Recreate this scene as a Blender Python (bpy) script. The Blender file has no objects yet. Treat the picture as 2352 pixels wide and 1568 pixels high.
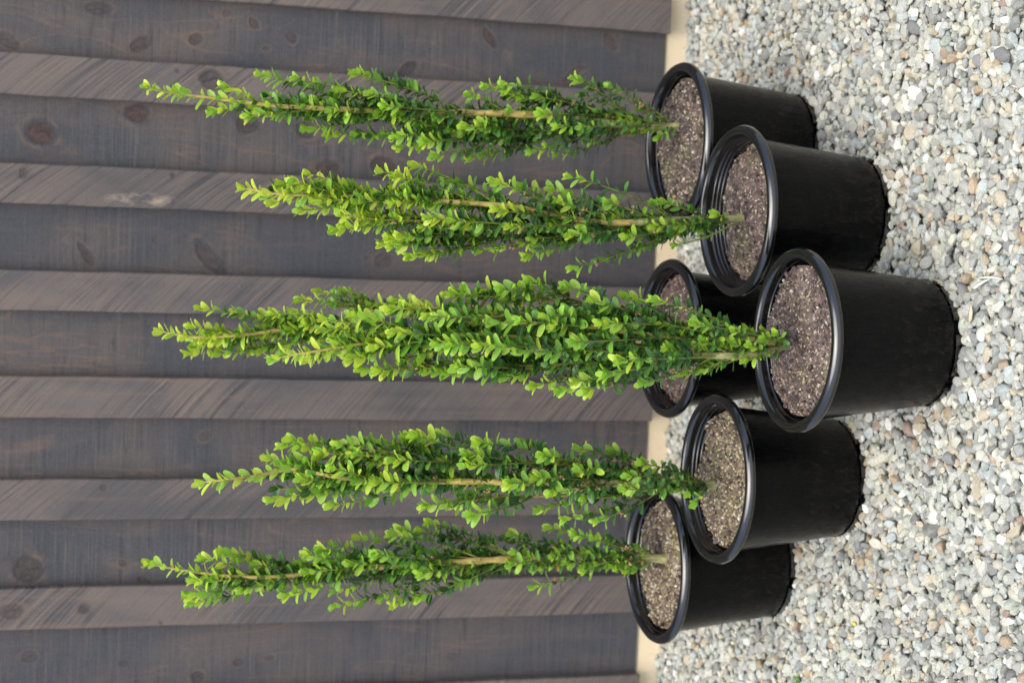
import bpy, math, random
import numpy as np
from mathutils import Matrix, Vector
R = math.radians
rnd = random.Random(7)
rng = np.random.default_rng(11)
SC = bpy.context.scene
COL = SC.collection

# ------------------------------------------------------------------ camera
F_PX, W_PX, H_PX = 4209.14, 2352.0, 1568.0          # focal length in pixels of a 2352 px wide frame
PITCH, YAW, ROLL = R(17.867), R(-4.117), R(1.0785)
CAM = Vector((0.1147, -3.1185, 1.3193))
FWD = Vector((math.sin(YAW)*math.cos(PITCH), math.cos(YAW)*math.cos(PITCH), -math.sin(PITCH)))
_r = Vector((math.cos(YAW), -math.sin(YAW), 0)); _u = _r.cross(FWD)
RIGHT = math.cos(ROLL)*_r + math.sin(ROLL)*_u
UP = -math.sin(ROLL)*_r + math.cos(ROLL)*_u
cam = bpy.data.cameras.new('camera'); co = bpy.data.objects.new('camera', cam); COL.objects.link(co)
X, Y, Z = -UP, RIGHT, -FWD                           # the camera lies on its side: the picture's left is up
co.matrix_world = Matrix(((X.x, Y.x, Z.x, CAM.x), (X.y, Y.y, Z.y, CAM.y), (X.z, Y.z, Z.z, CAM.z), (0, 0, 0, 1)))
cam.sensor_fit = 'HORIZONTAL'; cam.sensor_width = 36; cam.lens = F_PX/W_PX*36
cam.clip_start = .05; cam.clip_end = 500
cam.dof.use_dof = True; cam.dof.focus_distance = 2.36; cam.dof.aperture_fstop = 5.6; cam.dof.aperture_blades = 7
SC.camera = co
SC.render.resolution_x, SC.render.resolution_y = 1024, 682

# ------------------------------------------------------------------ light: bright overcast
SUN_EL, SUN_AZ = R(68), R(190)
w = bpy.data.worlds.new('World'); SC.world = w; w.use_nodes = True
nt = w.node_tree; nt.nodes.clear()
sky = nt.nodes.new('ShaderNodeTexSky'); sky.sky_type = 'NISHITA'; sky.sun_disc = False
sky.sun_elevation = SUN_EL; sky.sun_rotation = SUN_AZ; sky.air_density = 1.0; sky.dust_density = 4.0; sky.ozone_density = .6
bg = nt.nodes.new('ShaderNodeBackground'); bg.inputs['Strength'].default_value = .15
wo = nt.nodes.new('ShaderNodeOutputWorld')
nt.links.new(sky.outputs[0], bg.inputs[0]); nt.links.new(bg.outputs[0], wo.inputs[0])
sl = bpy.data.lights.new('sun', 'SUN'); sl.energy = 1.5; sl.angle = R(60); sl.color = (1, .985, .955)
so = bpy.data.objects.new('sun', sl); COL.objects.link(so)
sd = Vector((math.sin(SUN_AZ)*math.cos(SUN_EL), math.cos(SUN_AZ)*math.cos(SUN_EL), math.sin(SUN_EL)))
so.rotation_euler = sd.to_track_quat('Z', 'Y').to_euler(); so.location = (0, -2, 6)
SC.view_settings.view_transform = 'Standard'; SC.view_settings.look = 'None'
SC.view_settings.exposure = .85; SC.view_settings.gamma = 1
SC.cycles.use_denoising = True
SC.cycles.max_bounces = 7; SC.cycles.transparent_max_bounces = 6

# ------------------------------------------------------------------ helpers
def at(u, v, y):
    """the point at depth y seen along the ray through (u, v) of the 2352 px frame"""
    d = F_PX*FWD - float(u - W_PX/2)*UP - float(v - H_PX/2)*RIGHT
    return CAM + d*float((y - CAM.y)/d.y)
def at_z(u, v, z):
    d = F_PX*FWD - float(u - W_PX/2)*UP - float(v - H_PX/2)*RIGHT
    return CAM + d*float((z - CAM.z)/d.z)
def lin(r, g, b, k=1.0):
    f = lambda c: (c/255/12.92 if c/255 <= .04045 else ((c/255+.055)/1.055)**2.4)*k
    return (f(r), f(g), f(b))
def np_mesh(name, V, Fq, mats, parent=None, smooth=True, col=None, uv=None, mat_idx=None):
    """V (n,3); Fq (m,k) faces all of k corners"""
    V = np.asarray(V, np.float32); Fq = np.asarray(Fq, np.int32); m, k = Fq.shape
    me = bpy.data.meshes.new(name)
    me.vertices.add(len(V)); me.vertices.foreach_set('co', V.ravel())
    me.loops.add(m*k); me.loops.foreach_set('vertex_index', Fq.ravel())
    me.polygons.add(m)
    me.polygons.foreach_set('loop_start', np.arange(0, m*k, k, dtype=np.int32))
    me.polygons.foreach_set('use_smooth', np.full(m, bool(smooth)) if np.isscalar(smooth) else np.asarray(smooth, bool))
    for mt in (mats if isinstance(mats, (list, tuple)) else [mats]): me.materials.append(mt)
    if mat_idx is not None: me.polygons.foreach_set('material_index', np.asarray(mat_idx, np.int32))
    if col is not None:
        a = me.attributes.new('tint', 'FLOAT_COLOR', 'POINT')
        c = np.ones((len(V), 4), np.float32); c[:, :np.shape(col)[1]] = col; a.data.foreach_set('color', c.ravel())
    if uv is not None:
        l = me.uv_layers.new(name='UVMap'); l.data.foreach_set('uv', np.asarray(uv, np.float32)[Fq.ravel()].ravel())
    me.update(calc_edges=True); me.validate()
    o = bpy.data.objects.new(name, me); COL.objects.link(o)
    if parent: o.parent = parent
    return o
class MB:
    def __init__(s): s.v = []; s.f = []; s.c = []; s.n = 0
    def add(s, V, F, c=None):
        V = np.asarray(V, float); s.v.append(V); s.f.append(np.asarray(F) + s.n); s.n += len(V)
        if c is not None: s.c.append(np.tile(np.asarray(c, float), (len(V), 1)) if np.ndim(c) == 1 else np.asarray(c))
    def build(s, name, mat, parent=None, smooth=True):
        return np_mesh(name, np.concatenate(s.v), np.concatenate(s.f), mat, parent, smooth, np.concatenate(s.c) if s.c else None)
def lathe(profile, seg=96, a0=0, a1=2*math.pi, closed=True):
    p = np.array(profile, float); n = len(p)
    th = a0 + (a1-a0)*np.arange(seg if closed else seg+1)/seg
    V = np.stack([np.outer(np.cos(th), p[:, 0]), np.outer(np.sin(th), p[:, 0]), np.tile(p[:, 1], (len(th), 1))], -1).reshape(-1, 3)
    F = []
    for i in range(seg):
        j = (i+1) % len(th)
        for k in range(n-1): F.append((i*n+k, j*n+k, j*n+k+1, i*n+k+1))
    return V, np.array(F)
def tube(P, rad, sides=7):
    P = np.asarray(P, float); rad = np.asarray(rad, float); n = len(P)
    T = np.gradient(P, axis=0); T /= np.linalg.norm(T, axis=1)[:, None]+1e-9
    a = np.cross(T, [0.0, 1, 0.05]); a /= np.linalg.norm(a, axis=1)[:, None]+1e-9; b = np.cross(T, a)
    th = np.linspace(0, 2*np.pi, sides, endpoint=False)
    V = P[:, None] + rad[:, None, None]*(np.cos(th)[None, :, None]*a[:, None] + np.sin(th)[None, :, None]*b[:, None])
    F = [(i*sides+k, i*sides+(k+1) % sides, (i+1)*sides+(k+1) % sides, (i+1)*sides+k) for i in range(n-1) for k in range(sides)]
    return V.reshape(-1, 3), np.array(F)
def bevel_box(x0, x1, y0, y1, z0, z1, b):
    """box along z with its four long edges chamfered and many cuts along z"""
    sec = np.array([(x0+b, y0), (x1-b, y0), (x1, y0+b), (x1, y1), (x0, y1), (x0, y0+b)])
    nz = max(2, int((z1-z0)/.03)); zs = np.linspace(z0, z1, nz); k = len(sec)
    V = np.array([(s[0], s[1], z) for z in zs for s in sec])
    F = [(i*k+j, i*k+(j+1) % k, (i+1)*k+(j+1) % k, (i+1)*k+j) for i in range(nz-1) for j in range(k)]
    for o in (0, (nz-1)*k): F += [(o, o+1, o+2, o+5), (o+2, o+3, o+4, o+5)]
    return V, np.array(F)
def empty(name, loc=(0, 0, 0), label=None, cat=None, group=None):
    o = bpy.data.objects.new(name, None); o.empty_display_size = .05; COL.objects.link(o); o.location = loc
    tag(o, label, cat, group); return o
def tag(o, label=None, cat=None, group=None, kind=None):
    for k, v in (('label', label), ('category', cat), ('group', group), ('kind', kind)):
        if v: o[k] = v
    return o

# ------------------------------------------------------------------ material helpers
class N:
    def __init__(s, name):
        s.m = bpy.data.materials.new(name); s.m.use_nodes = True; s.t = s.m.node_tree; s.t.nodes.clear()
        s.out = s.node('ShaderNodeOutputMaterial'); s.b = s.node('ShaderNodeBsdfPrincipled')
        s.link(s.b.outputs[0], s.out.inputs['Surface'])
    def node(s, t, **kw):
        n = s.t.nodes.new(t)
        for k, v in kw.items(): setattr(n, k, v)
        return n
    def link(s, a, b): s.t.links.new(a, b)
    def put(s, sock, val):
        if hasattr(val, 'is_output'): s.link(val, sock)
        elif val is not None: sock.default_value = val if not (isinstance(val, tuple) and len(val) == 3 and sock.type == 'RGBA') else (*val, 1)
    def math(s, op, a, b=None, c=None, clamp=False):
        n = s.node('ShaderNodeMath', operation=op, use_clamp=clamp)
        for i, q in enumerate((a, b, c)): s.put(n.inputs[i], q) if q is not None else None
        return n.outputs[0]
    def vmath(s, op, a, b=None):
        n = s.node('ShaderNodeVectorMath', operation=op); s.put(n.inputs[0], a)
        if b is not None: s.put(n.inputs[1], b)
        return n.outputs['Value'] if op in ('LENGTH', 'DOT_PRODUCT', 'DISTANCE') else n.outputs[0]
    def mix(s, f, a, b, mode='MIX'):
        n = s.node('ShaderNodeMix', data_type='RGBA', blend_type=mode, clamp_factor=True)
        s.put(n.inputs[0], f); s.put(n.inputs[6], a); s.put(n.inputs[7], b); return n.outputs[2]
    def noise(s, vec, scale, detail=3, rough=.55, dist=0):
        n = s.node('ShaderNodeTexNoise'); s.put(n.inputs['Vector'], vec); n.inputs['Scale'].default_value = scale
        n.inputs['Detail'].default_value = detail; n.inputs['Roughness'].default_value = rough; n.inputs['Distortion'].default_value = dist
        return n.outputs[0]
    def ramp(s, f, a, b, lo=0.0, hi=1.0):
        n = s.node('ShaderNodeMapRange', interpolation_type='SMOOTHSTEP'); s.put(n.inputs[0], f)
        n.inputs[1].default_value, n.inputs[2].default_value, n.inputs[3].default_value, n.inputs[4].default_value = a, b, lo, hi
        return n.outputs[0]
    def sep(s, v): n = s.node('ShaderNodeSeparateXYZ'); s.put(n.inputs[0], v); return n.outputs
    def comb(s, x, y, z):
        n = s.node('ShaderNodeCombineXYZ')
        for i, q in enumerate((x, y, z)): s.put(n.inputs[i], q)
        return n.outputs[0]
    def bump(s, h, strength, dist, normal=None):
        n = s.node('ShaderNodeBump'); s.put(n.inputs['Height'], h); n.inputs['Strength'].default_value = strength; n.inputs['Distance'].default_value = dist
        if normal is not None: s.link(normal, n.inputs['Normal'])
        return n.outputs[0]
    def set(s, **kw):
        names = dict(color='Base Color', rough='Roughness', normal='Normal', spec='Specular IOR Level', coat='Coat Weight', coat_rough='Coat Roughness', metal='Metallic')
        for k, v in kw.items(): s.put(s.b.inputs[names[k]], v)
        return s.m

# ------------------------------------------------------------------ materials
WALL_Y, BOARD_Y = 0.0, 0.022
PXM = 1316.0
KNOTS = [  # u, v, half length along the board, half width, turn, redness, depth of colour
 (92,305,30,23,.25,1,.9),(313,260,26,19,-.1,.8,.95),(323,102,20,14,-.4,.35,.8),(450,92,15,11,0,.3,.8),(225,20,26,12,0,.3,.7),(583,52,14,9,.9,.7,.6),
 (669,86,11,11,0,.4,.65),(1127,88,24,9,1.0,.7,.7),(567,286,24,18,0,.4,.8),(702,300,22,16,.2,.3,.8),(880,382,24,19,.2,.8,.9),(752,386,24,16,0,.7,.7),
 (930,165,30,12,-.7,.1,.8),(1318,170,26,9,-.6,.1,.6),(478,590,44,15,.85,.1,.9),(196,582,26,9,1.1,.5,.8),(357,549,9,8,0,.2,.5),(880,598,17,14,0,.1,.65),
 (62,1308,28,25,.2,.1,.95),(285,1293,8,7,0,.1,.7),(330,1332,15,8,.3,.6,.6),(452,1553,15,12,0,.2,.85),(65,1508,16,12,0,.3,.55),(285,1523,11,8,0,.3,.5),
 (548,1519,12,8,0,.5,.7),(468,1002,13,9,0,.1,.5),(1400,96,22,13,.8,.6,.4),(520,30,9,8,0,.3,.4),(612,112,7,6,0,.3,.5),(1040,1506,14,9,0,.1,.45),(735,1045,26,7,.1,.05,.4),
 (1250,640,15,10,.3,.1,.5),(620,1510,9,7,0,.4,.4),(20,95,22,12,.5,.05,.6),(845,590,8,6,0,.2,.4)]
BKNOTS = [(485,184,24,19,.1,.1,.9),(193,1398,11,9,.3,.1,.85),(25,1402,24,15,.1,.15,.7),(240,1118,8,7,0,.1,.7),(52,398,10,9,0,.2,.8),(395,404,5,4,0,.2,.8),
 (396,466,5,4,0,.2,.8),(372,1430,5,4,0,.2,.6),(408,163,4,4,0,.5,.6),(905,197,28,14,0,.1,.6),(870,195,16,14,0,.1,.5)]
def wood(name, batten):
    n = N(name)
    tc = n.node('ShaderNodeTexCoord').outputs['Object']; oi = n.node('ShaderNodeObjectInfo').outputs['Random']
    x, y, z = n.sep(tc)
    off = n.math('MULTIPLY', oi, 37.0)
    gx = x                                              # grain coordinate, pushed aside by knots
    knot = red = ring = crack = dmin = None
    wob = n.node('ShaderNodeTexNoise'); n.link(tc, wob.inputs['Vector']); wob.inputs['Scale'].default_value = 38; wob.inputs['Detail'].default_value = 3
    wv = n.sep(wob.outputs['Color']); kx = n.math('ADD', x, n.math('MULTIPLY', n.math('SUBTRACT', wv[0], .5), .012)); kz = n.math('ADD', z, n.math('MULTIPLY', n.math('SUBTRACT', wv[1], .5), .016))
    for (u, v, a, b, t, rd, dp) in (BKNOTS if batten else KNOTS):
        p = at(u, v, WALL_Y if batten else BOARD_Y); a /= PXM; b /= PXM
        dx = n.math('SUBTRACT', kx, p.x); dz = n.math('SUBTRACT', kz, p.z); c, s_ = math.cos(t), math.sin(t)
        q = n.math('ADD', n.math('MULTIPLY', dz, c/a), n.math('MULTIPLY', dx, s_/a))
        r_ = n.math('ADD', n.math('MULTIPLY', dx, c/b), n.math('MULTIPLY', dz, -s_/b))
        d2 = n.math('ADD', n.math('MULTIPLY', q, q), n.math('MULTIPLY', r_, r_))
        core = n.ramp(d2, 1.25, .55, 0, dp); halo = n.ramp(d2, 5.5, .9, 0, dp)
        rr = n.math('MULTIPLY', core, rd); dmin = d2 if dmin is None else n.math('MINIMUM', dmin, d2)
        if a*PXM > 14:
            ck = n.math('MULTIPLY', core, n.ramp(n.math('ABSOLUTE', n.math('ADD', r_, n.math('MULTIPLY', q, .55))), .16, .04)); crack = ck if crack is None else n.math('MAXIMUM', crack, ck)
        knot = core if knot is None else n.math('MAXIMUM', knot, core)
        ring = halo if ring is None else n.math('MAXIMUM', ring, halo)
        red = rr if red is None else n.math('MAXIMUM', red, rr)
        g = n.math('DIVIDE', n.math('MULTIPLY', dx, -.9), n.math('ADD', n.math('MULTIPLY', d2, .35), 1.0))
        gx = n.math('ADD', gx, g)
    xo = n.math('ADD', gx, off)
    grain = n.noise(n.comb(n.math('MULTIPLY', xo, 70), 0, n.math('MULTIPLY', z, 2.2)), 1, 4, .6, .25)
    streak = n.noise(n.comb(n.math('MULTIPLY', xo, 16), 0, n.math('MULTIPLY', z, .9)), 1, 3, .5, .4)
    patch = n.noise(n.comb(n.math('MULTIPLY', n.math('ADD', x, off), 6), 0, n.math('MULTIPLY', z, 4)), 1, 4, .6, .6)
    line = n.ramp(n.math('ABSOLUTE', n.math('SUBTRACT', n.noise(n.comb(n.math('MULTIPLY', xo, 24), 0, n.math('MULTIPLY', z, 3.2)), 1, 2, .5, .8), .5)), .022, 0)
    if batten:
        c = n.math('SUBTRACT', n.math('FRACT', n.math('MULTIPLY', n.math('ADD', x, 10.0), 5.6)), .5)
        sl_ = n.math('ADD', .55, n.math('MULTIPLY', oi, .5))
        arc = n.math('ADD', n.math('ADD', z, n.math('MULTIPLY', x, sl_)), n.math('MULTIPLY', n.math('MULTIPLY', c, c), .09))
        saw = n.noise(n.comb(n.math('MULTIPLY', x, 5), off, n.math('MULTIPLY', arc, 330)), 1, 4, .75)
        saw2 = n.noise(n.comb(n.math('MULTIPLY', x, 4), off, n.math('MULTIPLY', arc, 140)), 1, 4, .75)
        sawmask = n.ramp(n.noise(n.comb(n.math('MULTIPLY', x, 7), off, n.math('MULTIPLY', z, 5)), 1, 2), .35, .62, .25, 1)
        col = n.mix(n.ramp(patch, .33, .68), (.086, .084, .088), (.158, .131, .117))
        col = n.mix(n.math('MULTIPLY', n.ramp(saw, .50, .64), sawmask), col, (.250, .185, .145))
        col = n.mix(n.math('MULTIPLY', n.ramp(saw2, .48, .40), n.math('MULTIPLY', sawmask, .85)), col, (.046, .047, .053))
        col = n.mix(n.math('MULTIPLY', n.ramp(grain, .52, .7), .45), col, (.19, .135, .10))
        col = n.mix(n.math('MULTIPLY', n.ramp(streak, .45, .3), .5), col, (.062, .062, .068))
    else:
        saw = n.noise(n.comb(n.math('MULTIPLY', x, 3.5), off, n.math('MULTIPLY', z, 360)), 1, 3, .75)
        saw2 = n.noise(n.comb(n.math('MULTIPLY', x, 9), off, n.math('MULTIPLY', z, 130)), 1, 3, .6)
        sawmask = n.ramp(n.noise(n.comb(n.math('MULTIPLY', x, 9), off, n.math('MULTIPLY', z, 6)), 1, 2), .3, .65, .3, 1)
        col = n.mix(n.ramp(patch, .36, .64), (.058, .062, .072), (.104, .088, .082))
        col = n.mix(n.math('MULTIPLY', n.ramp(streak, .42, .25), .6), col, (.052, .056, .066))
        col = n.mix(n.math('MULTIPLY', n.ramp(saw, .5, .64), n.math('MULTIPLY', sawmask, .5)), col, (.155, .140, .132))
        col = n.mix(n.math('MULTIPLY', n.ramp(saw2, .48, .34), n.math('MULTIPLY', sawmask, .55)), col, (.032, .034, .041))
        col = n.mix(n.math('MULTIPLY', line, n.ramp(patch, .40, .62, .1, .7)), col, (.165, .112, .086))
        col = n.mix(n.math('MULTIPLY', n.ramp(grain, .55, .72), .3), col, (.13, .1, .085))
    hn = n.noise(tc, 90, 3)
    ringm = n.math('MULTIPLY', ring, n.ramp(n.noise(tc, 34, 3, .6, .5), .38, .6))
    col = n.mix(n.math('MULTIPLY', ringm, .42), col, (.036, .035, .038))
    col = n.mix(n.math('MULTIPLY', n.math('MULTIPLY', n.ramp(ring, .15, .5), n.ramp(ring, .95, .6)), n.ramp(n.noise(tc, 26, 2), .45, .65, 0, .32)), col, (.155, .105, .08))
    dark = n.mix(n.ramp(hn, .35, .65), (.030, .028, .029), (.075, .058, .052))
    redc = n.mix(n.ramp(hn, .35, .65), (.048, .026, .025), (.085, .050, .045))
    col = n.mix(n.math('MULTIPLY', knot, .72), col, dark); col = n.mix(red, col, redc)
    rim = n.math('MULTIPLY', n.math('MULTIPLY', n.ramp(dmin, 1.7, 1.0), n.ramp(dmin, .45, .95)), ring)
    col = n.mix(n.math('MULTIPLY', rim, .5), col, (.026, .025, .026)); col = n.mix(n.math('MULTIPLY', crack, n.ramp(n.noise(tc, 21, 1), .45, .55, 0, .6)), col, (.012, .010, .010))
    collar = n.math('MULTIPLY', n.math('MULTIPLY', n.ramp(dmin, 3.2, 2.0), n.ramp(dmin, 1.3, 1.9)), n.math('MULTIPLY', ring, n.ramp(n.noise(tc, 30, 2), .42, .62, 0, .8)))
    col = n.mix(collar, col, (.16, .115, .09))  # patchy warm brown ring in the wood around each knot
    if batten:                                          # a pale scuff where the stain has been knocked off
        p = at(322, 459, WALL_Y)
        e = n.math('ADD', n.math('POWER', n.math('MULTIPLY', n.math('SUBTRACT', z, p.z), 1/.062), 2.0), n.math('POWER', n.math('MULTIPLY', n.math('SUBTRACT', x, p.x), 1/.013), 2.0))
        e = n.math('MULTIPLY', n.ramp(e, 1.3, .05), n.ramp(n.noise(n.comb(n.math('MULTIPLY', x, 60), 0, n.math('MULTIPLY', z, 22)), 1, 4, .7), .42, .62))
        col = n.mix(n.math('MULTIPLY', e, .85), col, (.46, .37, .28))
    col = n.mix(n.ramp(n.noise(tc, 420, 3, .7), .3, .7), n.mix(.16, col, (0, 0, 0)), n.mix(.05, col, (.4, .37, .35)))
    col = n.mix(n.math('MULTIPLY', n.math('SUBTRACT', oi, .5), .35), col, (.05, .052, .064) if not batten else (.06, .058, .062))
    hgt = n.math('ADD', n.math('MULTIPLY', saw, .6), n.math('MULTIPLY', grain, .4))
    hgt = n.math('SUBTRACT', hgt, n.math('MULTIPLY', knot, .5))
    return n.set(color=col, rough=n.ramp(saw, .3, .7, .62, .82), spec=.35, normal=n.bump(hgt, .55, .0016))
M_BOARD, M_BATTEN = wood('stained_board', False), wood('stained_batten', True)
def simple(name, col, rough=.6, spec=.5, ns=40, var=.25, bump=.2, bd=.002):
    n = N(name); tc = n.node('ShaderNodeTexCoord').outputs['Object']; f = n.noise(tc, ns, 4)
    a = tuple(c*(1-var) for c in col); b = tuple(min(1, c*(1+var)) for c in col)
    return n.set(color=n.mix(f, a, b), rough=rough, spec=spec, normal=n.bump(f, bump, bd))
def cream():
    n = N('cream_paint'); tc = n.node('ShaderNodeTexCoord').outputs['Object']; x, y, z = n.sep(tc)
    f = n.noise(tc, 9, 3); d = n.noise(tc, 120, 5, .75)
    col = n.mix(f, (.80, .66, .44), (.86, .72, .50)); splash = n.math('MULTIPLY', n.ramp(d, .52, .72), n.ramp(z, .028, -.012, .05, .6))
    return n.set(color=n.mix(splash, col, (.42, .36, .28)), rough=.55, spec=.4, normal=n.bump(n.noise(tc, 60, 4), .2, .001))
M_CREAM = cream()
M_NAIL = simple('nail_steel', (.10, .10, .105), .5, .5, 200, .2, .1, .0005)
def plastic(name, body):
    n = N(name); tc = n.node('ShaderNodeTexCoord').outputs['Object']; oi = n.node('ShaderNodeObjectInfo').outputs['Random']
    x, y, z = n.sep(tc); v = n.comb(n.math('MULTIPLY', x, 260), n.math('MULTIPLY', y, 260), n.math('ADD', n.math('MULTIPLY', z, 22), n.math('MULTIPLY', oi, 40)))
    st = n.noise(v, 1, 3, .6); blot = n.noise(tc, 60, 4, .6)
    low = n.ramp(z, .17, .01, .12, 1)
    fleck = n.noise(n.comb(n.math('MULTIPLY', x, 150), n.math('MULTIPLY', y, 150), n.math('MULTIPLY', z, 75)), 1, 4, .65)
    dust = n.math('MULTIPLY', n.ramp(n.noise(tc, 38, 5, .7), .48, .75), low if body else .10)
    col = n.mix(n.math('MULTIPLY', dust, .32), (.0032, .0033, .0036), (.030, .025, .019))
    if body:
        col = n.mix(n.math('MULTIPLY', n.ramp(st, .55, .75), .2), col, (.010, .0095, .009)); col = n.mix(n.math('MULTIPLY', n.math('MULTIPLY', n.ramp(fleck, .52, .72), low), .6), col, (.026, .022, .018))
        return n.set(color=col, rough=n.ramp(st, .3, .7, .16, .32), spec=.15, normal=n.bump(n.math('MULTIPLY', fleck, low), .6, .0020, n.bump(st, .22, .0006)))
    return n.set(color=col, rough=n.ramp(blot, .3, .7, .13, .25), spec=1.0, coat=.12, coat_rough=.2, normal=n.bump(blot, .12, .0006))
M_POT, M_RIM = plastic('black_pot_plastic', True), plastic('black_rim_plastic', False)
def soil_mat():
    n = N('potting_soil'); tc = n.node('ShaderNodeTexCoord').outputs['Object']; oi = n.node('ShaderNodeObjectInfo').outputs['Random']
    p = n.vmath('ADD', tc, n.comb(oi, oi, oi))
    vo = n.node('ShaderNodeTexVoronoi'); n.link(p, vo.inputs['Vector']); vo.inputs['Scale'].default_value = 330
    r, g, b = n.sep(vo.outputs['Color'])
    f = n.noise(p, 55, 5, .7); f2 = n.noise(p, 16, 3)
    col = n.mix(n.ramp(f, .3, .7), (.046, .034, .029), (.165, .130, .115))
    col = n.mix(n.ramp(r, .84, .93), col, (.30, .25, .18)); col = n.mix(n.ramp(g, .95, .98), col, (.5, .46, .38))
    col = n.mix(n.math('MULTIPLY', n.ramp(f2, .52, .68), .35), col, (.10, .115, .035))
    col = n.mix(1.0, col, n.node('ShaderNodeAttribute', attribute_name='tint').outputs['Color'], 'MULTIPLY')
    h = n.math('ADD', n.math('MULTIPLY', f, 1.0), n.math('MULTIPLY', vo.outputs['Distance'], -.8))
    return n.set(color=col, rough=.9, spec=.3, normal=n.bump(h, .9, .003))
M_SOIL = soil_mat()
def stone_mat(name, amount):
    n = N(name); tc = n.node('ShaderNodeTexCoord').outputs['Object']
    at_ = n.node('ShaderNodeAttribute', attribute_name='tint').outputs['Color']
    f = n.noise(tc, 420, 4, .7); g = n.noise(tc, 150, 3, .6)
    col = n.mix(1.0, at_, n.mix(n.ramp(f, .3, .7), (.74, .74, .76), (1.12, 1.11, 1.08)), 'MULTIPLY')
    col = n.mix(n.math('MULTIPLY', n.ramp(g, .55, .72), amount), col, (.52, .46, .36))
    return n.set(color=col, rough=n.ramp(g, .3, .7, .55, .8), spec=.4, normal=n.bump(f, .5, .0012))
M_STONE, M_GRIT = stone_mat('river_gravel', .28), stone_mat('pumice_grit', .15)
def ground_mat():
    n = N('gravel_ground'); tc = n.node('ShaderNodeTexCoord').outputs['Object']
    vo = n.node('ShaderNodeTexVoronoi'); n.link(tc, vo.inputs['Vector']); vo.inputs['Scale'].default_value = 75
    r, g, b = n.sep(vo.outputs['Color'])
    col = n.mix(r, (.30, .30, .29), (.58, .57, .53)); col = n.mix(n.ramp(g, .8, .95), col, (.42, .29, .17)); col = n.mix(n.ramp(b, .8, .9), col, (.26, .30, .33))
    col = n.mix(n.ramp(vo.outputs['Distance'], .5, .75), col, (.16, .155, .145))
    return n.set(color=col, rough=.8, normal=n.bump(n.math('MULTIPLY', vo.outputs['Distance'], -1), 1, .006))
M_GROUND = ground_mat()
def leaf_mat(name, gloss, trans):
    n = N(name); t = n.node('ShaderNodeAttribute', attribute_name='tint').outputs['Color']
    uv = n.node('ShaderNodeUVMap').outputs[0]; ux, uy, _ = n.sep(uv)
    rib = n.ramp(n.math('ABSOLUTE', n.math('SUBTRACT', ux, .5)), .075, .015)
    edge = n.ramp(n.math('ABSOLUTE', n.math('SUBTRACT', ux, .5)), .40, .5)
    tc = n.node('ShaderNodeTexCoord').outputs['Object']; f = n.noise(tc, 160, 3)
    col = n.mix(n.math('MULTIPLY', n.math('SUBTRACT', f, .35), .5), t, n.mix(.5, t, (.20, .26, .03)))
    pale = n.mix(.42, t, (.40, .46, .09))
    col = n.mix(n.math('MULTIPLY', rib, .75), col, pale); col = n.mix(n.math('MULTIPLY', edge, .5), col, pale)
    n.set(color=col, rough=gloss, spec=.5, normal=n.bump(n.math('ADD', f, n.math('MULTIPLY', rib, -.8)), .25, .0008))
    tr = n.node('ShaderNodeBsdfTranslucent'); n.put(tr.inputs[0], n.mix(.5, col, n.mix(1, col, (1.25, 1.2, .5), 'MULTIPLY')))
    mx = n.node('ShaderNodeMixShader'); mx.inputs[0].default_value = trans
    n.link(n.b.outputs[0], mx.inputs[1]); n.link(tr.outputs[0], mx.inputs[2]); n.link(mx.outputs[0], n.out.inputs['Surface'])
    return n.m
M_OLD, M_NEW = leaf_mat('mature_leaf', .30, .22), leaf_mat('young_leaf', .42, .42)
def bark_mat(name, a, b, moss):
    n = N(name); tc = n.node('ShaderNodeTexCoord').outputs['Object']; x, y, z = n.sep(tc)
    f = n.noise(n.comb(n.math('MULTIPLY', x, 300), n.math('MULTIPLY', y, 300), n.math('MULTIPLY', z, 60)), 1, 4, .65)
    col = n.mix(n.ramp(f, .3, .7), a, b)
    col = n.mix(n.math('MULTIPLY', n.ramp(n.noise(tc, 110, 4, .7), .42, .62), moss), col, (.20, .24, .06))
    return n.set(color=col, rough=.8, spec=.3, normal=n.bump(f, .6, .001))
M_TRUNK, M_TWIG = bark_mat('mossy_trunk', (.20, .18, .07), (.50, .47, .22), .55), bark_mat('twig_bark', (.32, .235, .06), (.60, .46, .16), .08)
M_SHOOT = bark_mat('green_twig', (.10, .14, .025), (.26, .27, .06), .3)
M_DRY = simple('dried_flower', (.40, .27, .14), .8, .3, 700, .5, .4, .0006)
M_STRAW = simple('dry_straw', (.62, .50, .33), .6, .3, 150, .15, .2, .0006)
M_BLADE = simple('pale_blade', (.70, .74, .58), .5, .4, 150, .15, .2, .0006)
M_PETAL = simple('yellow_petal', (.75, .66, .04), .5, .4, 150, .1, .1, .0006)
M_SPROUT = simple('sprout_green', (.09, .22, .03), .5, .4, 150, .2, .1, .0006)

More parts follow.
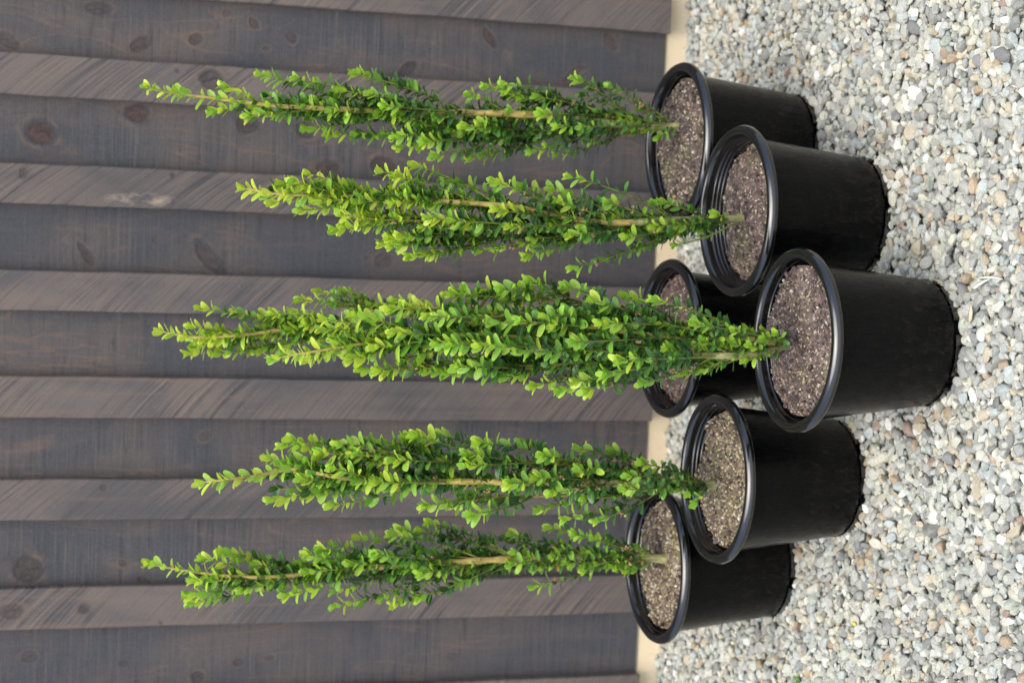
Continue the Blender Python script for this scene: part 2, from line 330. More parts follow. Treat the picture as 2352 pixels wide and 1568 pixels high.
# ------------------------------------------------------------------ the timber wall
ZB, ZT = .034, 2.3
wall = empty('timber_wall', (0, 0, 0), 'dark stained wall of upright wide boards with narrow battens over the joints', 'wall')
BAT = [(.4558, .525), (.279, .3466), (.1015, .1678), (-.0731, -.0067), (-.2521, -.183), (-.4241, -.3553), (-.6087, -.5383), (-.795, -.727)]
full = list(BAT)
x = .525
for k in range(5): full.insert(0, (x + .112, x + .180)); x += .18
x = -.795
for k in range(5): full.append((x - .18, x - .112)); x -= .18
for (a, b) in full:
    V, F = bevel_box(a, b, WALL_Y, BOARD_Y - .0008, ZB + rnd.uniform(-.001, .001), ZT, .0016); q0 = rnd.uniform(0, 6)
    V[:, 0] += .0007*np.sin(V[:, 2]*5 + q0) + np.where(V[:, 0] > (a+b)/2, 1, -1)*(.0004*np.sin(V[:, 2]*23 + q0) + .0003*np.sin(V[:, 2]*61 + 2*q0))
    mb = MB(); mb.add(V, F); o = mb.build('batten', M_BATTEN, wall, smooth=False)
    if (a, b) in BAT:
        for zz in (.245, .80):
            for fx in (.28, .72):
                if rnd.random() < .8:
                    V, F = lathe([(0.0002, .0012), (.0016, .0011), (.0022, .0004), (.0023, 0)], 10)
                    V = V[:, [0, 2, 1]]*[1, -1, 1] + [a + (b-a)*fx + rnd.uniform(-.003, .003), WALL_Y + .0006, zz + rnd.uniform(-.01, .01)]
                    np_mesh('nail', V, F, M_NAIL, o)
ed = sorted(full)
xs = [ed[0][0] - .09] + [(a+b)/2 for a, b in ed] + [ed[-1][1] + .09]
for i in range(len(xs)-1):
    mb = MB(); mb.add(*bevel_box(xs[i]+.002, xs[i+1]-.002, BOARD_Y + rnd.uniform(0, .0006), BOARD_Y + .022, ZB + rnd.uniform(-.0015, .0015), ZT, .0015)); mb.build('board', M_BOARD, wall, smooth=False)
V, F = bevel_box(-1.75, 1.5, .030, .09, -.05, .08, .004)
sec = np.array([(.0255, -.06), (.0255, .026), (.0285, .0325), (.09, .0325), (.09, -.06)])
V = np.array([(xx, *s) for xx in (-1.8, 1.6) for s in sec]); F = [(j, (j+1) % 5, 5+(j+1) % 5, 5+j) for j in range(5)]
np_mesh('footing_board', V, np.array(F), M_CREAM, wall, smooth=False)

# ------------------------------------------------------------------ pots and soil
HP, RB, RT = .2098, .0862, .125
POTS = [(.2379, -.4625), (.1339, -.6927), (-.0366, -.8995), (-.0671, -.4626), (-.2586, -.6654), (-.4269, -.4557)]
GRITN = [(700, .9), (480, .7), (480, .78), (160, .8), (1700, .88), (1100, 1.05)]
SOIL_TINT = [(1.0, .98, .95), (1.1, 1.05, 1.05), (1.05, 1.0, 1.0), (.9, .82, .82), (1.25, 1.25, .95), (1.3, 1.25, 1.0)]
SOILD = [.015, .031, .014, .022, .022, .018]
BODY = [(.001, .010), (RB-.004, .010), (RB, .012), (RB+.0008, .016), (RB+(.109-RB)*.5, .104), (.1085, .192), (.1095, .1965)]
LIP = [(.1095, .1965), (.118, .1970), (.1235, .1965), (.1250, .1985), (.1248, .2020), (.1230, .2062), (.1195, .2090), (.1155, .2098), (.1120, .2086), (.1098, .2060),
       (.1090, .2015), (.1088, .1985)]
INNER = [(.1088, .1985)]
for k in range(4):
    zz = .1985 - k*.0056; rr = .1088 - k*.0016
    INNER += [(rr-.0001, zz-.0040), (rr-.0006, zz-.0047), (rr-.0017, zz-.0050), (rr-.0016, zz-.0056)]
INNER += [(.1000, .165), (.0975, .130), (.001, .130)]
POT_LABELS = [
 ('slim boxwood in the black pot topmost in the photo, thin sparse leader at its tip'),
 ('shortest boxwood with yellow top leaves and mossy bare trunk, its pot overlapping the topmost pot'),
 ('fullest boxwood in the nearest black pot, standing in front of all the others'),
 ('boxwood half hidden behind the fullest one, its pot against the wall between two nearer pots'),
 ('boxwood with large pale tip leaves, its pot overlapping the lowest pot in the photo'),
 ('thin sparse boxwood lowest in the photo, its pot partly behind a neighbouring pot')]
plants = []
GRIT_COL = [lin(226, 214, 180), lin(240, 236, 226), lin(205, 190, 150), lin(180, 170, 150), lin(150, 120, 95), lin(214, 200, 150), lin(110, 85, 75)]
_ico = None
def ico(sub):
    bm = __import__('bmesh'); b = bm.new(); bm.ops.create_icosphere(b, subdivisions=sub, radius=1)
    V = np.array([v.co[:] for v in b.verts]); F = np.array([[v.index for v in f.verts] for f in b.faces]); b.free(); return V, F
ICO1, ICO2, ICO3 = ico(1), ico(2), ico(3)
def stones(sub, num, seed):
    """pebble shapes: a ball cut by random planes, edges left a little round"""
    V0, F0 = sub; g = np.random.default_rng(seed); out = []
    for i in range(num):
        V = V0.copy()
        for k in range(g.integers(7, 13)):
            nrm = g.normal(size=3); nrm /= np.linalg.norm(nrm); h = g.uniform(.55, .88)
            d = V @ nrm; V = V - np.clip(d - h, 0, None)[:, None]*nrm*.93
        V *= 1 + .04*g.normal(size=(len(V), 1))*(len(V) > 50)*.4
        out.append(V)
    return np.array(out), F0
def rand_rot(n, g):
    q = g.normal(size=(n, 4)); q /= np.linalg.norm(q, axis=1)[:, None]; a, b, c, d = q.T
    return np.stack([np.stack([1-2*(c*c+d*d), 2*(b*c-a*d), 2*(b*d+a*c)], -1), np.stack([2*(b*c+a*d), 1-2*(b*b+d*d), 2*(c*d-a*b)], -1), np.stack([2*(b*d-a*c), 2*(c*d+a*b), 1-2*(b*b+c*c)], -1)], 1)
def scatter(protos, F0, pos, size, rot, col):
    n = len(pos); k = rng.integers(0, len(protos), n)
    V = protos[k]*size[:, None, :]; V = np.einsum('nij,nvj->nvi', rot, V) + pos[:, None, :]
    nv = V.shape[1]; F = (F0[None] + (np.arange(n)*nv)[:, None, None]).reshape(-1, F0.shape[1])
    return V.reshape(-1, 3), F, np.repeat(col, nv, 0)
GP, GF = stones(ICO2, 14, 3)
for i, (px, py) in enumerate(POTS):
    root = empty('potted_boxwood', (px, py, 0), POT_LABELS[i], 'potted plant', 'potted boxwoods on the gravel by the timber wall'); plants.append(root)
    V, F = lathe(BODY, 96); a = rnd.uniform(0, 6); pot = np_mesh('plastic_pot', V, F, M_POT, root)
    V, F = lathe(LIP, 128); V[:, 2] += .0006*np.sin(2*np.arctan2(V[:, 1], V[:, 0]) + a); V[:, :2] *= 1 + .004*np.sin(2*np.arctan2(V[:, 1], V[:, 0])+a+1)[:, None]
    np_mesh('rim', V, F, M_RIM, pot)
    V, F = lathe(INNER, 96); np_mesh('inner_wall', V, F, M_RIM, pot)
    for k in range(7):
        a0 = a + k*2*math.pi/7; V, F = lathe([(RB-.008, .0115), (RB-.008, -.006), (RB+.0008, -.006), (RB+.0016, .0105)], 10, a0, a0+2*math.pi/7-.24, False)
        n4 = 4; F = np.concatenate([F, [[0, 1, 2, 3], [10*n4+3, 10*n4+2, 10*n4+1, 10*n4]]]); np_mesh('foot', V, F, M_RIM, pot)
    # soil: a lumpy disc inside the pot
    zs = HP - SOILD[i]; rs = .1012
    nr, na = 34, 96; rr = np.sqrt(np.linspace(.0004, 1, nr))*rs; th = np.linspace(0, 2*np.pi, na, endpoint=False)
    Xs = rr[:, None]*np.cos(th); Ys = rr[:, None]*np.sin(th)
    ph = rng.uniform(0, 6, 8); fr = rng.uniform(20, 75, (8, 2))*rng.choice([-1, 1], (8, 2))
    hz = sum(.0012*np.sin(fr[k, 0]*Xs + fr[k, 1]*Ys + ph[k]) for k in range(8)) + rng.normal(size=Xs.shape)*.0016
    hz += .004*(1-(rr[:, None]/rs)**2) - .004*(rr[:, None]/rs)**8
    hfun = lambda x_, y_: sum(.0012*np.sin(fr[k, 0]*x_ + fr[k, 1]*y_ + ph[k]) for k in range(8)) + .004*(1-(np.hypot(x_, y_)/rs)**2)
    V = np.stack([Xs, Ys, zs + hz], -1).reshape(-1, 3)
    F = [(r_*na+k, r_*na+(k+1) % na, (r_+1)*na+(k+1) % na, (r_+1)*na+k) for r_ in range(nr-1) for k in range(na)]
    soil = np_mesh('soil', V, np.array(F), M_SOIL, root, True, np.tile(np.array(SOIL_TINT[i]), (len(V), 1)))
    ng = GRITN[i][0]; r_ = np.sqrt(rng.random(ng))*.098; t_ = rng.uniform(0, 2*np.pi, ng); gx, gy = r_*np.cos(t_), r_*np.sin(t_)
    sz = np.exp(rng.normal(math.log(.00122*GRITN[i][1]), .5, ng)); sz = np.clip(sz, .0006, .0042); sz[:(2, 1, 2, 1, 4, 10)[i]] *= 2.4; sz = np.minimum(sz, .0058)[:, None]*rng.uniform(.6, 1.2, (ng, 3))
    cc = np.array(GRIT_COL)[rng.choice(len(GRIT_COL), ng, p=[.2, .1, .2, .15, .12, .13, .10])]*rng.uniform(.36, .78, (ng, 1))
    V, F, C = scatter(GP, GF, np.stack([gx, gy, zs + hfun(gx, gy) + .0004], -1), sz, rand_rot(ng, rng), cc)
    tag(np_mesh('grit', V, F, M_GRIT, soil, True, C), kind='stuff')
    ng = 330; r_ = np.sqrt(rng.random(ng))*.099; t_ = rng.uniform(0, 2*np.pi, ng); gx, gy = r_*np.cos(t_), r_*np.sin(t_)
    sz = np.clip(np.exp(rng.normal(math.log(.0024), .42, ng)), .001, .0062)[:, None]*rng.uniform(.5, 1.3, (ng, 3))
    cc = np.array([(.075, .050, .044), (.115, .082, .074), (.045, .030, .027), (.15, .115, .105)])[rng.integers(0, 4, ng)]*rng.uniform(.6, 1.15, (ng, 1))
    V, F, C = scatter(GP, GF, np.stack([gx, gy, zs + hfun(gx, gy) - .0002], -1), sz, rand_rot(ng, rng), cc)
    tag(np_mesh('bark_crumbs', V, F, M_GRIT, soil, False, C), kind='stuff')

# ------------------------------------------------------------------ the boxwoods
LT = np.array([0, .10, .30, .55, .80, .95, 1.0]); LW = np.array([.10, .46, .90, 1.0, .84, .52, .20])
class Leaves:
    def __init__(s): s.p = []; s.d = []; s.n = []; s.L = []; s.W = []; s.c = []; s.k = []
    def add(s, p, d, n, L, W, c, curl): s.p.append(p); s.d.append(d); s.n.append(n); s.L.append(L); s.W.append(W); s.c.append(c); s.k.append(curl)
    def build(s, name, mat, parent):
        p, d, n = (np.array(q) for q in (s.p, s.d, s.n)); L, W, k = np.array(s.L), np.array(s.W), np.array(s.k)
        d /= np.linalg.norm(d, axis=1)[:, None]; n -= (n*d).sum(1)[:, None]*d; n /= np.linalg.norm(n, axis=1)[:, None]; b = np.cross(d, n)
        V = []; U = []
        for j, t in enumerate(LT):
            for e in (-1, 0, 1):
                hw = LW[j]*W/2
                off = (L*t)[:, None]*d + (e*hw)[:, None]*b + (abs(e)*hw*.30 - k*L*t*t)[:, None]*n
                V.append(p + off); U.append((.5+.5*e, t))
        V = np.stack(V, 1); m = len(LT)
        f = np.array([(j*3+e, j*3+e+1, j*3+e+4, j*3+e+3) for j in range(m-1) for e in (0, 1)])
        nv = m*3; F = (f[None] + (np.arange(len(p))*nv)[:, None, None]).reshape(-1, 4)
        return np_mesh(name, V.reshape(-1, 3), F, mat, parent, True, np.repeat(np.array(s.c), nv, 0), np.tile(np.array(U), (len(p), 1)))
DARK = [(.026, .098, .030), (.036, .125, .034), (.050, .165, .038), (.075, .225, .044), (.032, .112, .045)]
MID = [(.150, .370, .045), (.185, .420, .052), (.215, .450, .055), (.160, .370, .068)]
YOUNG = [(.38, .65, .085), (.42, .67, .080), (.33, .61, .095), (.46, .68, .085), (.30, .58, .090)]
YEL = [(.54, .69, .080), (.50, .68, .075), (.58, .68, .09)]
def pick(l, v=.12):
    c = rnd.choice(l); k = 1 + rnd.uniform(-v, v); return tuple(q*k for q in c)
def bez(a, b, c, n):
    t = np.linspace(0, 1, n)[:, None]; return (1-t)**2*a + 2*t*(1-t)*b + t*t*c
class Plant:
    def __init__(s, i, stems, rad, env, tips, fill, yellow=0.2, young=.5, lsize=.0185, nbase=14):
        s.root = plants[i]; s.base = np.array(s.root.location); s.y = POTS[i][1]; s.px = POTS[i][0]
        s.old, s.new = Leaves(), Leaves(); s.yellow, s.young, s.ls = yellow, young, lsize
        s.tw = MB(); s.sh = MB(); s.fl = MB(); s.nfl = 0; s.hb = 0
        zs = HP - SOILD[i] - .004
        s.env = np.array(env, float)
        k_ = {4: .80, 5: .84, 2: .94}.get(i, 1.0); m_ = s.env[:, 1:].mean(1, keepdims=True); s.env[:, 1:] = m_ + k_*(s.env[:, 1:] - m_)
        s.lines = []
        for q, st in enumerate(stems):
            P = []
            for j, (u, v) in enumerate(st):
                if j == 0 and q == 0:
                    b0 = np.array(at_z(u, v, zs)); s.y0 = b0[1]; P.append(b0 + [0, 0, -.012]); P.append(b0)
                else:
                    f = min(1, j/4.0); P.append(np.array(at(u, v, s.y0*(1-f) + s.y*f - (.022 if q < 2 else 0)*f + .012*math.sin(j*1.7+q*2.1))))
            P[-1] = P[-1] - np.array([0, 0, .012]); P = s.smooth(np.array(P)); s.lines.append(P)
        s.ztop = float(s.lines[0][-1, 2]); s.trunks(rad)
        for tp in tips: s.tip(*tp)
        s.fillin(fill)
        for k in range(nbase):                           # short leafy sprigs low on the trunk
            ln = s.lines[k % min(2, len(s.lines))]; p0 = ln[int(len(ln)*rnd.uniform(.02, .20))+2]; a = rnd.uniform(0, 6.28); r_ = rnd.uniform(.010, .024)
            E = p0 + [math.cos(a)*r_, math.sin(a)*r_ - .006, rnd.uniform(.018, .040)]
            Q = bez(p0, p0*.5 + E*.5 + [0, 0, -.004], E, 8); s.sh.add(*tube(Q-s.base, np.linspace(.0013, .0007, 8), 5)); s.leafy(Q[1:], .85, .03, 1.0, fresh=rnd.choice([.3, .6, 1]))
    def smooth(s, P):
        seg = np.concatenate([[0], np.cumsum(np.linalg.norm(np.diff(P, axis=0), axis=1))]); m = max(12, int(seg[-1]/.008)); t = np.linspace(0, seg[-1], m)
        Q = np.stack([np.interp(t, seg, P[:, k]) for k in range(3)], 1)
        for _ in range(4): Q[1:-1] = .25*Q[:-2] + .5*Q[1:-1] + .25*Q[2:]
        return Q
    def trunks(s, rad):
        for q, P in enumerate(s.lines):
            f = np.linspace(0, 1, len(P)); r = rad[q]*(1-f)**.68 + .0008
            if q == 0: r = r*(1 + .35*np.exp(-f*30))
            k = int(len(P)*.28) if q == 0 else 0
            jit = 1 + .10*np.sin(np.arange(len(P))*1.1+q)
            if q == 0:
                mb = MB(); mb.add(*tube((P[:k+2]-s.base), (r*jit)[:k+2], 10)); s.trunk = mb.build('trunk', M_TRUNK, s.root)
            s.tw.add(*tube(P[k:]-s.base, (r*jit)[k:], 7))
            s.leafy(P[int(len(P)*.62):], 1.0, .045, dens=.9, tipnew=.16 if q == 0 else .08)
    def near(s, z, x):
        best = None
        for P in s.lines:
            i = np.argmin(abs(P[:, 2]-z)); d = abs(P[i, 0]-x) + 3*abs(P[i, 2]-z)
            if best is None or d < best[0]: best = (d, P[i])
        return best[1]
    def col(s, fresh):
        if fresh > .5: return pick(YEL if rnd.random() < s.yellow*(.35 + .9*s.hb) else YOUNG), True
        if fresh > .28: return pick(YOUNG if rnd.random() < .45 else MID), True
        if fresh > .1: return pick(MID if rnd.random() < .5 else DARK), False
        if rnd.random() < .012: return (.36, .24, .06), False
        return pick(DARK if rnd.random() < .8 else MID), False
    def leafy(s, P, size=1.0, newlen=.035, dens=1.0, tipnew=None, fresh=1.0):
        seg = np.concatenate([[0], np.cumsum(np.linalg.norm(np.diff(P, axis=0), axis=1))]); tot = seg[-1]
        newlen = tipnew if tipnew else newlen
        d = .004 if tot < .1 else .02; phi = rnd.uniform(0, 3.14); hd = Vector((rnd.random(), rnd.random(), .2))
        while d < tot + .001:
            c = np.array([np.interp(d, seg, P[:, k]) for k in range(3)]); e = np.array([np.interp(min(tot, d+.006), seg, P[:, k]) - np.interp(max(0, d-.006), seg, P[:, k]) for k in range(3)])
            T = Vector(e).normalized(); A = T.orthogonal().normalized() if abs(T.dot(hd.normalized())) > .95 else (hd - T*hd.dot(T)).normalized(); B = T.cross(A)
            rem = tot - d; hb = min(1, max(0, (c[2]-s.ztop*.45)/(s.ztop*.5))); fr = fresh*max(0, 1 - rem/newlen)**.7 + (.30 + .5*s.yellow)*hb*rnd.random(); s.hb = hb; endf = max(0, 1 - rem/.014)
            ang = 1.02 - .42*endf - .10*fr + rnd.uniform(-.3, .3)
            for side in (0, 1):
                if rnd.random() < (.06 if fr > .3 else .14): continue
                a = phi + side*math.pi + rnd.uniform(-.35, .35); rad = A*math.cos(a) + B*math.sin(a)
                an = ang + rnd.uniform(-.15, .15); dd = T*math.cos(an) + rad*math.sin(an); nn = T*math.sin(an) - rad*math.cos(an)
                dd = (dd + Vector((0, 0, .12))).normalized(); ow = Vector((c[0]-s.px, c[1]-s.y, 0)); ow = ow.normalized() if ow.length > .004 else Vector((0, 0, 0)); nn = nn + ow*rnd.uniform(.1, 1.1) + Vector((rnd.uniform(-.4, .4), rnd.uniform(-.4, .4), rnd.uniform(.2, .6)))
                L = .94*s.ls*(.62 + .38*min(1, max(0, (c[2]-.2)/.22)))*size*rnd.triangular(.55, 1.22, .95)*(1 - .12*endf); cc, isnew = s.col(fr + rnd.uniform(-.12, .12))
                (s.new if isnew else s.old).add(Vector(c - s.base) + rad*.001, np.array(dd), np.array(nn), L, L*rnd.uniform(.46, .60), cc, rnd.uniform(-.08, .34))
            if fr < .2 and rnd.random() < .07 and s.nfl < 34: s.flower(c)
            phi += math.pi/2 + rnd.uniform(-.2, .2); d += rnd.uniform(.0057, .0100)/dens*(1 - .45*endf)
        # closed bud of small leaves at the very tip
        T = Vector(P[-1]-P[-2]).normalized(); A = T.orthogonal().normalized(); B = T.cross(A); a0 = rnd.uniform(0, 6)
        for k in range(4):
            a = a0 + k*1.57; rad = A*math.cos(a)+B*math.sin(a); an = rnd.uniform(.2, .5)
            cc, isnew = s.col(fresh*.95); L = .94*s.ls*size*rnd.uniform(.62, .95)
            s.new.add(Vector(P[-1]-s.base), np.array(T*math.cos(an)+rad*math.sin(an)), np.array(T*math.sin(an)-rad*math.cos(an)), L, L*.55, cc, rnd.uniform(0, .15))
    def flower(s, c):
        s.nfl += 1; g = np.array([rnd.uniform(-.004, .004) for _ in range(3)]); fl = MB()
        for k in range(rnd.randint(5, 9)):
            p = np.array([rnd.gauss(0, .0022) for _ in range(3)]); fl.add(ICO1[0]*rnd.uniform(.0011, .0023)*[1, 1, rnd.uniform(.7, 1.4)] + p, ICO1[1])
        fl.build('dried_flower', M_DRY, s.root).location = c - s.base + g
    def tip(s, u, v, dy=None, length=None, size=1.0, fresh=1.0, px0=None, dens=1.0):
        dy = rnd.uniform(-.035, .02) if dy is None else dy
        E = np.array(at(u, v, s.y + dy)); T0 = s.near(E[2], E[0]); lat = math.hypot(E[0]-T0[0], E[1]-T0[1]); E[:2] = T0[:2] + (E[:2]-T0[:2])*max(.3, 1 - .007/max(lat, .008)); E[2] -= .007
        ln = length if length else max(.055, 2.0*lat) + rnd.uniform(-.01, .06)
        if px0: O = np.array(at(px0[0], px0[1], s.y + dy*.5))
        else: O = s.near(max(HP-.005, E[2]-ln), (E[0]+T0[0])/2)
        C = O*.35 + E*.65; C[2] = O[2]*.58 + E[2]*.42; C += [rnd.uniform(-.004, .004), rnd.uniform(-.004, .004), 0]
        P = bez(O, C, E, 14); f = np.linspace(1, 0, 14)
        s.sh.add(*tube(P-s.base, .0008 + .0009*f, 5)); k = 3 if ln < .1 else 2
        hb = min(1, max(0, (E[2]-s.ztop*.40)/(s.ztop*.5))); s.leafy(P[k:], size, rnd.uniform(.016, .036) + rnd.uniform(.012, .03)*hb, dens, fresh=fresh)
    def fillin(s, n):
        E = s.env; us = E[:, 0]; wgt = np.maximum(E[:, 2]-E[:, 1], 12)**1.15
        cum = np.concatenate([[0], np.cumsum((wgt[1:]+wgt[:-1])/2*np.diff(us))]); cum /= cum[-1]
        for k in range(n):
            u = float(np.interp((k + rnd.random())/n, cum, us)); lo, hi = np.interp(u, us, E[:, 1]), np.interp(u, us, E[:, 2])
            a = rnd.uniform(0, 2*math.pi); ro = math.sqrt(rnd.uniform(.02, .68)); hw = (hi-lo)/2; v = (lo+hi)/2 + hw*ro*math.cos(a)
            dep = hw*ro*math.sin(a)/1500*.85
            front = dep < 0 and ro > .45
            s.tip(u, v, dep, rnd.uniform(.05, .085) + abs(v-(lo+hi)/2)/1500*1.1, rnd.uniform(.8, 1.0), fresh=1.0 if front and rnd.random() < s.young*(.55 + .5*(1 - (u - us[0])/(us[-1]-us[0]))) else rnd.choice([0, 0, .35, .6]), dens=1.0)
    def done(s):
        s.tw.build('branches', M_TWIG, s.root); s.sh.build('twigs', M_SHOOT, s.root)
        s.old.build('mature_foliage', M_OLD, s.root); s.new.build('young_foliage', M_NEW, s.root)
P = Plant(0, [[(1569,292),(1505,292),(1400,285),(1285,266),(1083,259),(900,258),(760,250),(633,244),(510,229),(375,211),(322,199)], [(1500,290),(1420,275),(1330,240),(1250,225),(1150,215)], [(1480,292),(1350,300),(1200,300),(1050,300),(960,310)]],
  [.0064, .0024, .0024],
  [(560,240,278),(600,180,298),(650,188,300),(700,192,305),(780,208,318),(830,175,318),(900,185,338),(950,195,350),(1000,205,360),(1040,232,345),(1090,195,362),(1150,188,362),(1200,195,358),(1230,205,352),(1290,192,360),(1330,185,355),(1390,210,332),(1430,240,318),(1470,250,316),(1500,265,312)],
  [(592,165),(671,173),(809,159),(822,158),(483,267,-.01,.06),(565,274),(510,188,-.01,.05),(773,195),(697,302),(747,314),(814,317),(905,323),(914,349),(992,367),(1077,370),(1074,208),(1112,190),(1153,182),(1232,223),(1311,173),(1330,178),(1396,191),(1220,355),(1273,364),(1466,244),(1510,317,-.02,.04),(1150,331),(1106,364),(1065,288,-.05),(1279,288,-.05),(1338,290,-.05),(880,240,-.05),(845,205,-.03),(760,260,-.04),(690,240,-.03),(970,330,-.04),(1240,260,-.05)], 104, .25, .42, .0192)
P.done()
P = Plant(1, [[(1719,498),(1640,506),(1547,505),(1440,512),(1340,508),(1266,494),(1180,474),(1027,463),(839,450),(732,450),(638,447),(545,433)], [(1560,510),(1440,520),(1239,517),(1040,510),(852,504),(770,492)], [(1500,512),(1380,540),(1200,540),(1000,545),(880,545)]],
  [.0052, .0030, .0022],
  [(560,425,440),(600,422,462),(640,415,475),(700,398,490),(760,405,512),(830,415,525),(870,395,565),(920,400,585),(960,405,585),(1000,420,585),(1050,425,578),(1100,430,582),(1150,442,578),(1200,450,585),(1260,448,592),(1300,445,595),(1340,440,592),(1380,445,585),(1430,455,575),(1480,478,570),(1520,470,560),(1560,480,545),(1600,490,525)],
  [(702,388),(640,415),(667,407),(683,490),(619,469),(764,538),(777,485),(871,383),(946,371),(900,395),(1019,410),(871,568),(893,576),(938,598),(973,592),(1129,407),(1263,426,-.01,.1),(1306,396,-.02,None,1,1,(1531,496),.6),(1190,420),(1518,455),(1209,592),(1314,622),(1459,579),(1440,544,-.04),(1641,490,-.02,.03),(1547,568,-.02,None,.8,1,(1682,514)),(1096,587),(1040,506,-.05),(1139,488,-.05),(1279,455,-.03),(1392,455,-.03),(1170,520,-.05),(1310,540,-.05),(980,500,-.05),(900,470,-.04),(820,470,-.03),(720,470,-.03),(780,520),(1500,520,-.04),(1560,520,-.03)], 98, .8, .58, .0192, 6)
P.done()
P = Plant(3, [[(1545,776),(1500,776),(1300,775),(1000,765),(800,755),(697,750),(538,772),(443,776),(352,761)], [(1450,775),(1200,745),(900,715),(760,700)]],
  [.0068, .0026],
  [(400,765,785),(440,738,812),(480,735,812),(520,738,805),(560,728,792),(600,724,788),(640,718,792),(680,695,797),(720,678,805),(770,675,808),(830,695,812),(900,695,812),(960,695,808),(1050,700,815),(1200,710,825),(1350,725,825),(1480,750,810)],
  [(452,697),(433,739),(425,815),(443,793),(493,819),(541,717),(595,717),(622,711),(668,708),(684,679),(725,660),(611,803),(551,806),(782,660),(608,771),(903,682),(849,692),(697,834),(700,740,-.04),(480,770,-.03),(660,755,-.03)], 66, .6, .78)
P.done()
P = Plant(4, [[(1653,1115),(1600,1112),(1500,1108),(1251,1107),(1050,1105),(901,1106),(800,1100),(720,1085),(670,1074),(611,1088),(499,1104),(448,1107)], [(1580,1110),(1450,1085),(1251,1060),(1127,1058),(950,1050),(800,1045)], [(1560,1115),(1400,1135),(1200,1140),(1050,1140)]],
  [.0062, .0028, .0022],
  [(620,1055,1150),(660,1020,1152),(700,1025,1152),(760,1022,1160),(830,1020,1152),(880,1022,1147),(930,1010,1148),(980,1008,1158),(1030,1020,1167),(1080,1025,1175),(1140,1030,1157),(1200,1030,1152),(1250,1040,1167),(1300,1040,1185),(1350,1040,1190),(1400,1045,1180),(1440,1062,1162),(1500,1068,1152),(1550,1080,1150),(1600,1092,1145)],
  [(644,1013),(662,999),(611,1045),(617,1158),(700,1147),(756,1166),(730,1029),(773,1007),(832,1008),(926,997),(950,991),(880,1008),(998,991),(1095,1008),(1197,1010),(1326,1021),(1401,1024),(1022,1166),(1079,1187),(971,1171),(1294,1201),(1369,1204),(1234,1177),(1245,1045,-.05),(1165,1110,-.05),(1068,1072,-.05),(1068,1040,-.04),(816,1110,-.04),(864,1110,-.05),(1229,1094,-.05),(1444,1094,-.05),(1267,1137,-.05),(1476,1061),(1594,1158,-.02,.05),(1433,1126,-.05),(690,1110,-.03),(760,1070,-.05),(900,1060,-.05),(1330,1080,-.05)], 84, .4, .50, .0210, 12)
P.done()
P = Plant(5, [[(1535,1283),(1400,1276),(1254,1279),(1093,1287),(932,1296),(760,1312),(609,1326),(502,1321),(384,1303),(328,1296)]],
  [.0062],
  [(440,1280,1360),(500,1275,1362),(560,1288,1352),(600,1297,1338),(650,1280,1358),(700,1270,1362),(760,1252,1365),(820,1242,1355),(870,1235,1368),(920,1220,1375),(980,1215,1370),(1030,1225,1360),(1080,1232,1345),(1120,1242,1342),(1180,1242,1338),(1230,1230,1332),(1290,1230,1324),(1350,1242,1320),(1400,1258,1316),(1450,1264,1312)],
  [(462,1273),(502,1262),(534,1278),(429,1375),(434,1391),(440,1343),(550,1364),(580,1289),(647,1354),(650,1375),(679,1284),(703,1265),(728,1252),(765,1241),(819,1227),(765,1399),(762,1364),(894,1219),(916,1206),(964,1209),(980,1192),(873,1381),(899,1394),(964,1321,-.05),(1109,1230),(1168,1219),(1254,1203),(1318,1219),(1361,1230),(1053,1338),(1222,1354),(1173,1300,-.04),(958,1300,-.04),(1463,1252,-.02,.06),(1404,1305,-.03),(1437,1321,-.02,.05),(953,1381),(1300,1300,-.03),(1340,1262,-.02),(1370,1300,-.03),(1280,1255,-.02),(1420,1275,-.02,.05),(1230,1310,-.03),(1340,1318,-.02),(1180,1262,-.03),(800,1290,-.04),(860,1270,-.05),(700,1310,-.04)], 70, .3, .42, .0200)
P.done()
P = Plant(2, [[(1830,787),(1790,797),(1740,814),(1683,818),(1500,812),(1380,800),(1200,775),(1062,768),(950,780),(840,788),(728,806),(610,822)], [(1800,792),(1765,784),(1700,775),(1580,783),(1500,772),(1410,757),(1280,740),(1100,715),(960,705),(880,710)], [(1680,800),(1500,830),(1300,845),(1100,845),(960,845)], [(1620,780),(1450,720),(1300,690),(1150,685)]],
  [.0046, .0040, .0026, .0022],
  [(640,812,832),(700,802,828),(760,752,828),(820,728,850),(880,715,858),(930,705,852),(1000,695,858),(1060,678,865),(1120,668,870),(1180,662,880),(1230,670,890),(1290,665,897),(1350,662,895),(1400,670,885),(1450,680,880),(1500,695,875),(1550,710,865),(1600,735,855),(1650,750,846),(1700,768,836),(1750,778,826)],
  [(736,748),(738,722),(760,774),(795,838),(824,860),(862,863),(916,838),(1020,866),(922,701),(1020,668),(1039,656),(806,711),(1034,664),(1105,656),(1146,653),(1184,649),(1211,636),(1297,649),(1249,722,-.06),(1194,740,-.06),(1126,743,-.06),(1222,897),(1280,905),(1343,905),(1321,880),(1153,876),(1191,815,-.06),(1474,887),(1502,685),(1563,869),(1615,856),(1437,671),(1269,753,-.06),(1317,784,-.06),(1594,743,-.04),(1710,835,-.02,.05),(1755,774,-.02,.04),(1779,764,-.02,.03),(1639,729),(1037,798,-.06),(1047,842,-.05),(900,760,-.05),(980,730,-.06),(860,800,-.04),(1100,800,-.07),(1000,790,-.06),(1380,740,-.07),(1420,830,-.07),(1360,690,-.04),(1530,800,-.05),(1390,860,-.04)], 138, .38, .55, .0195, 16)
P.done()

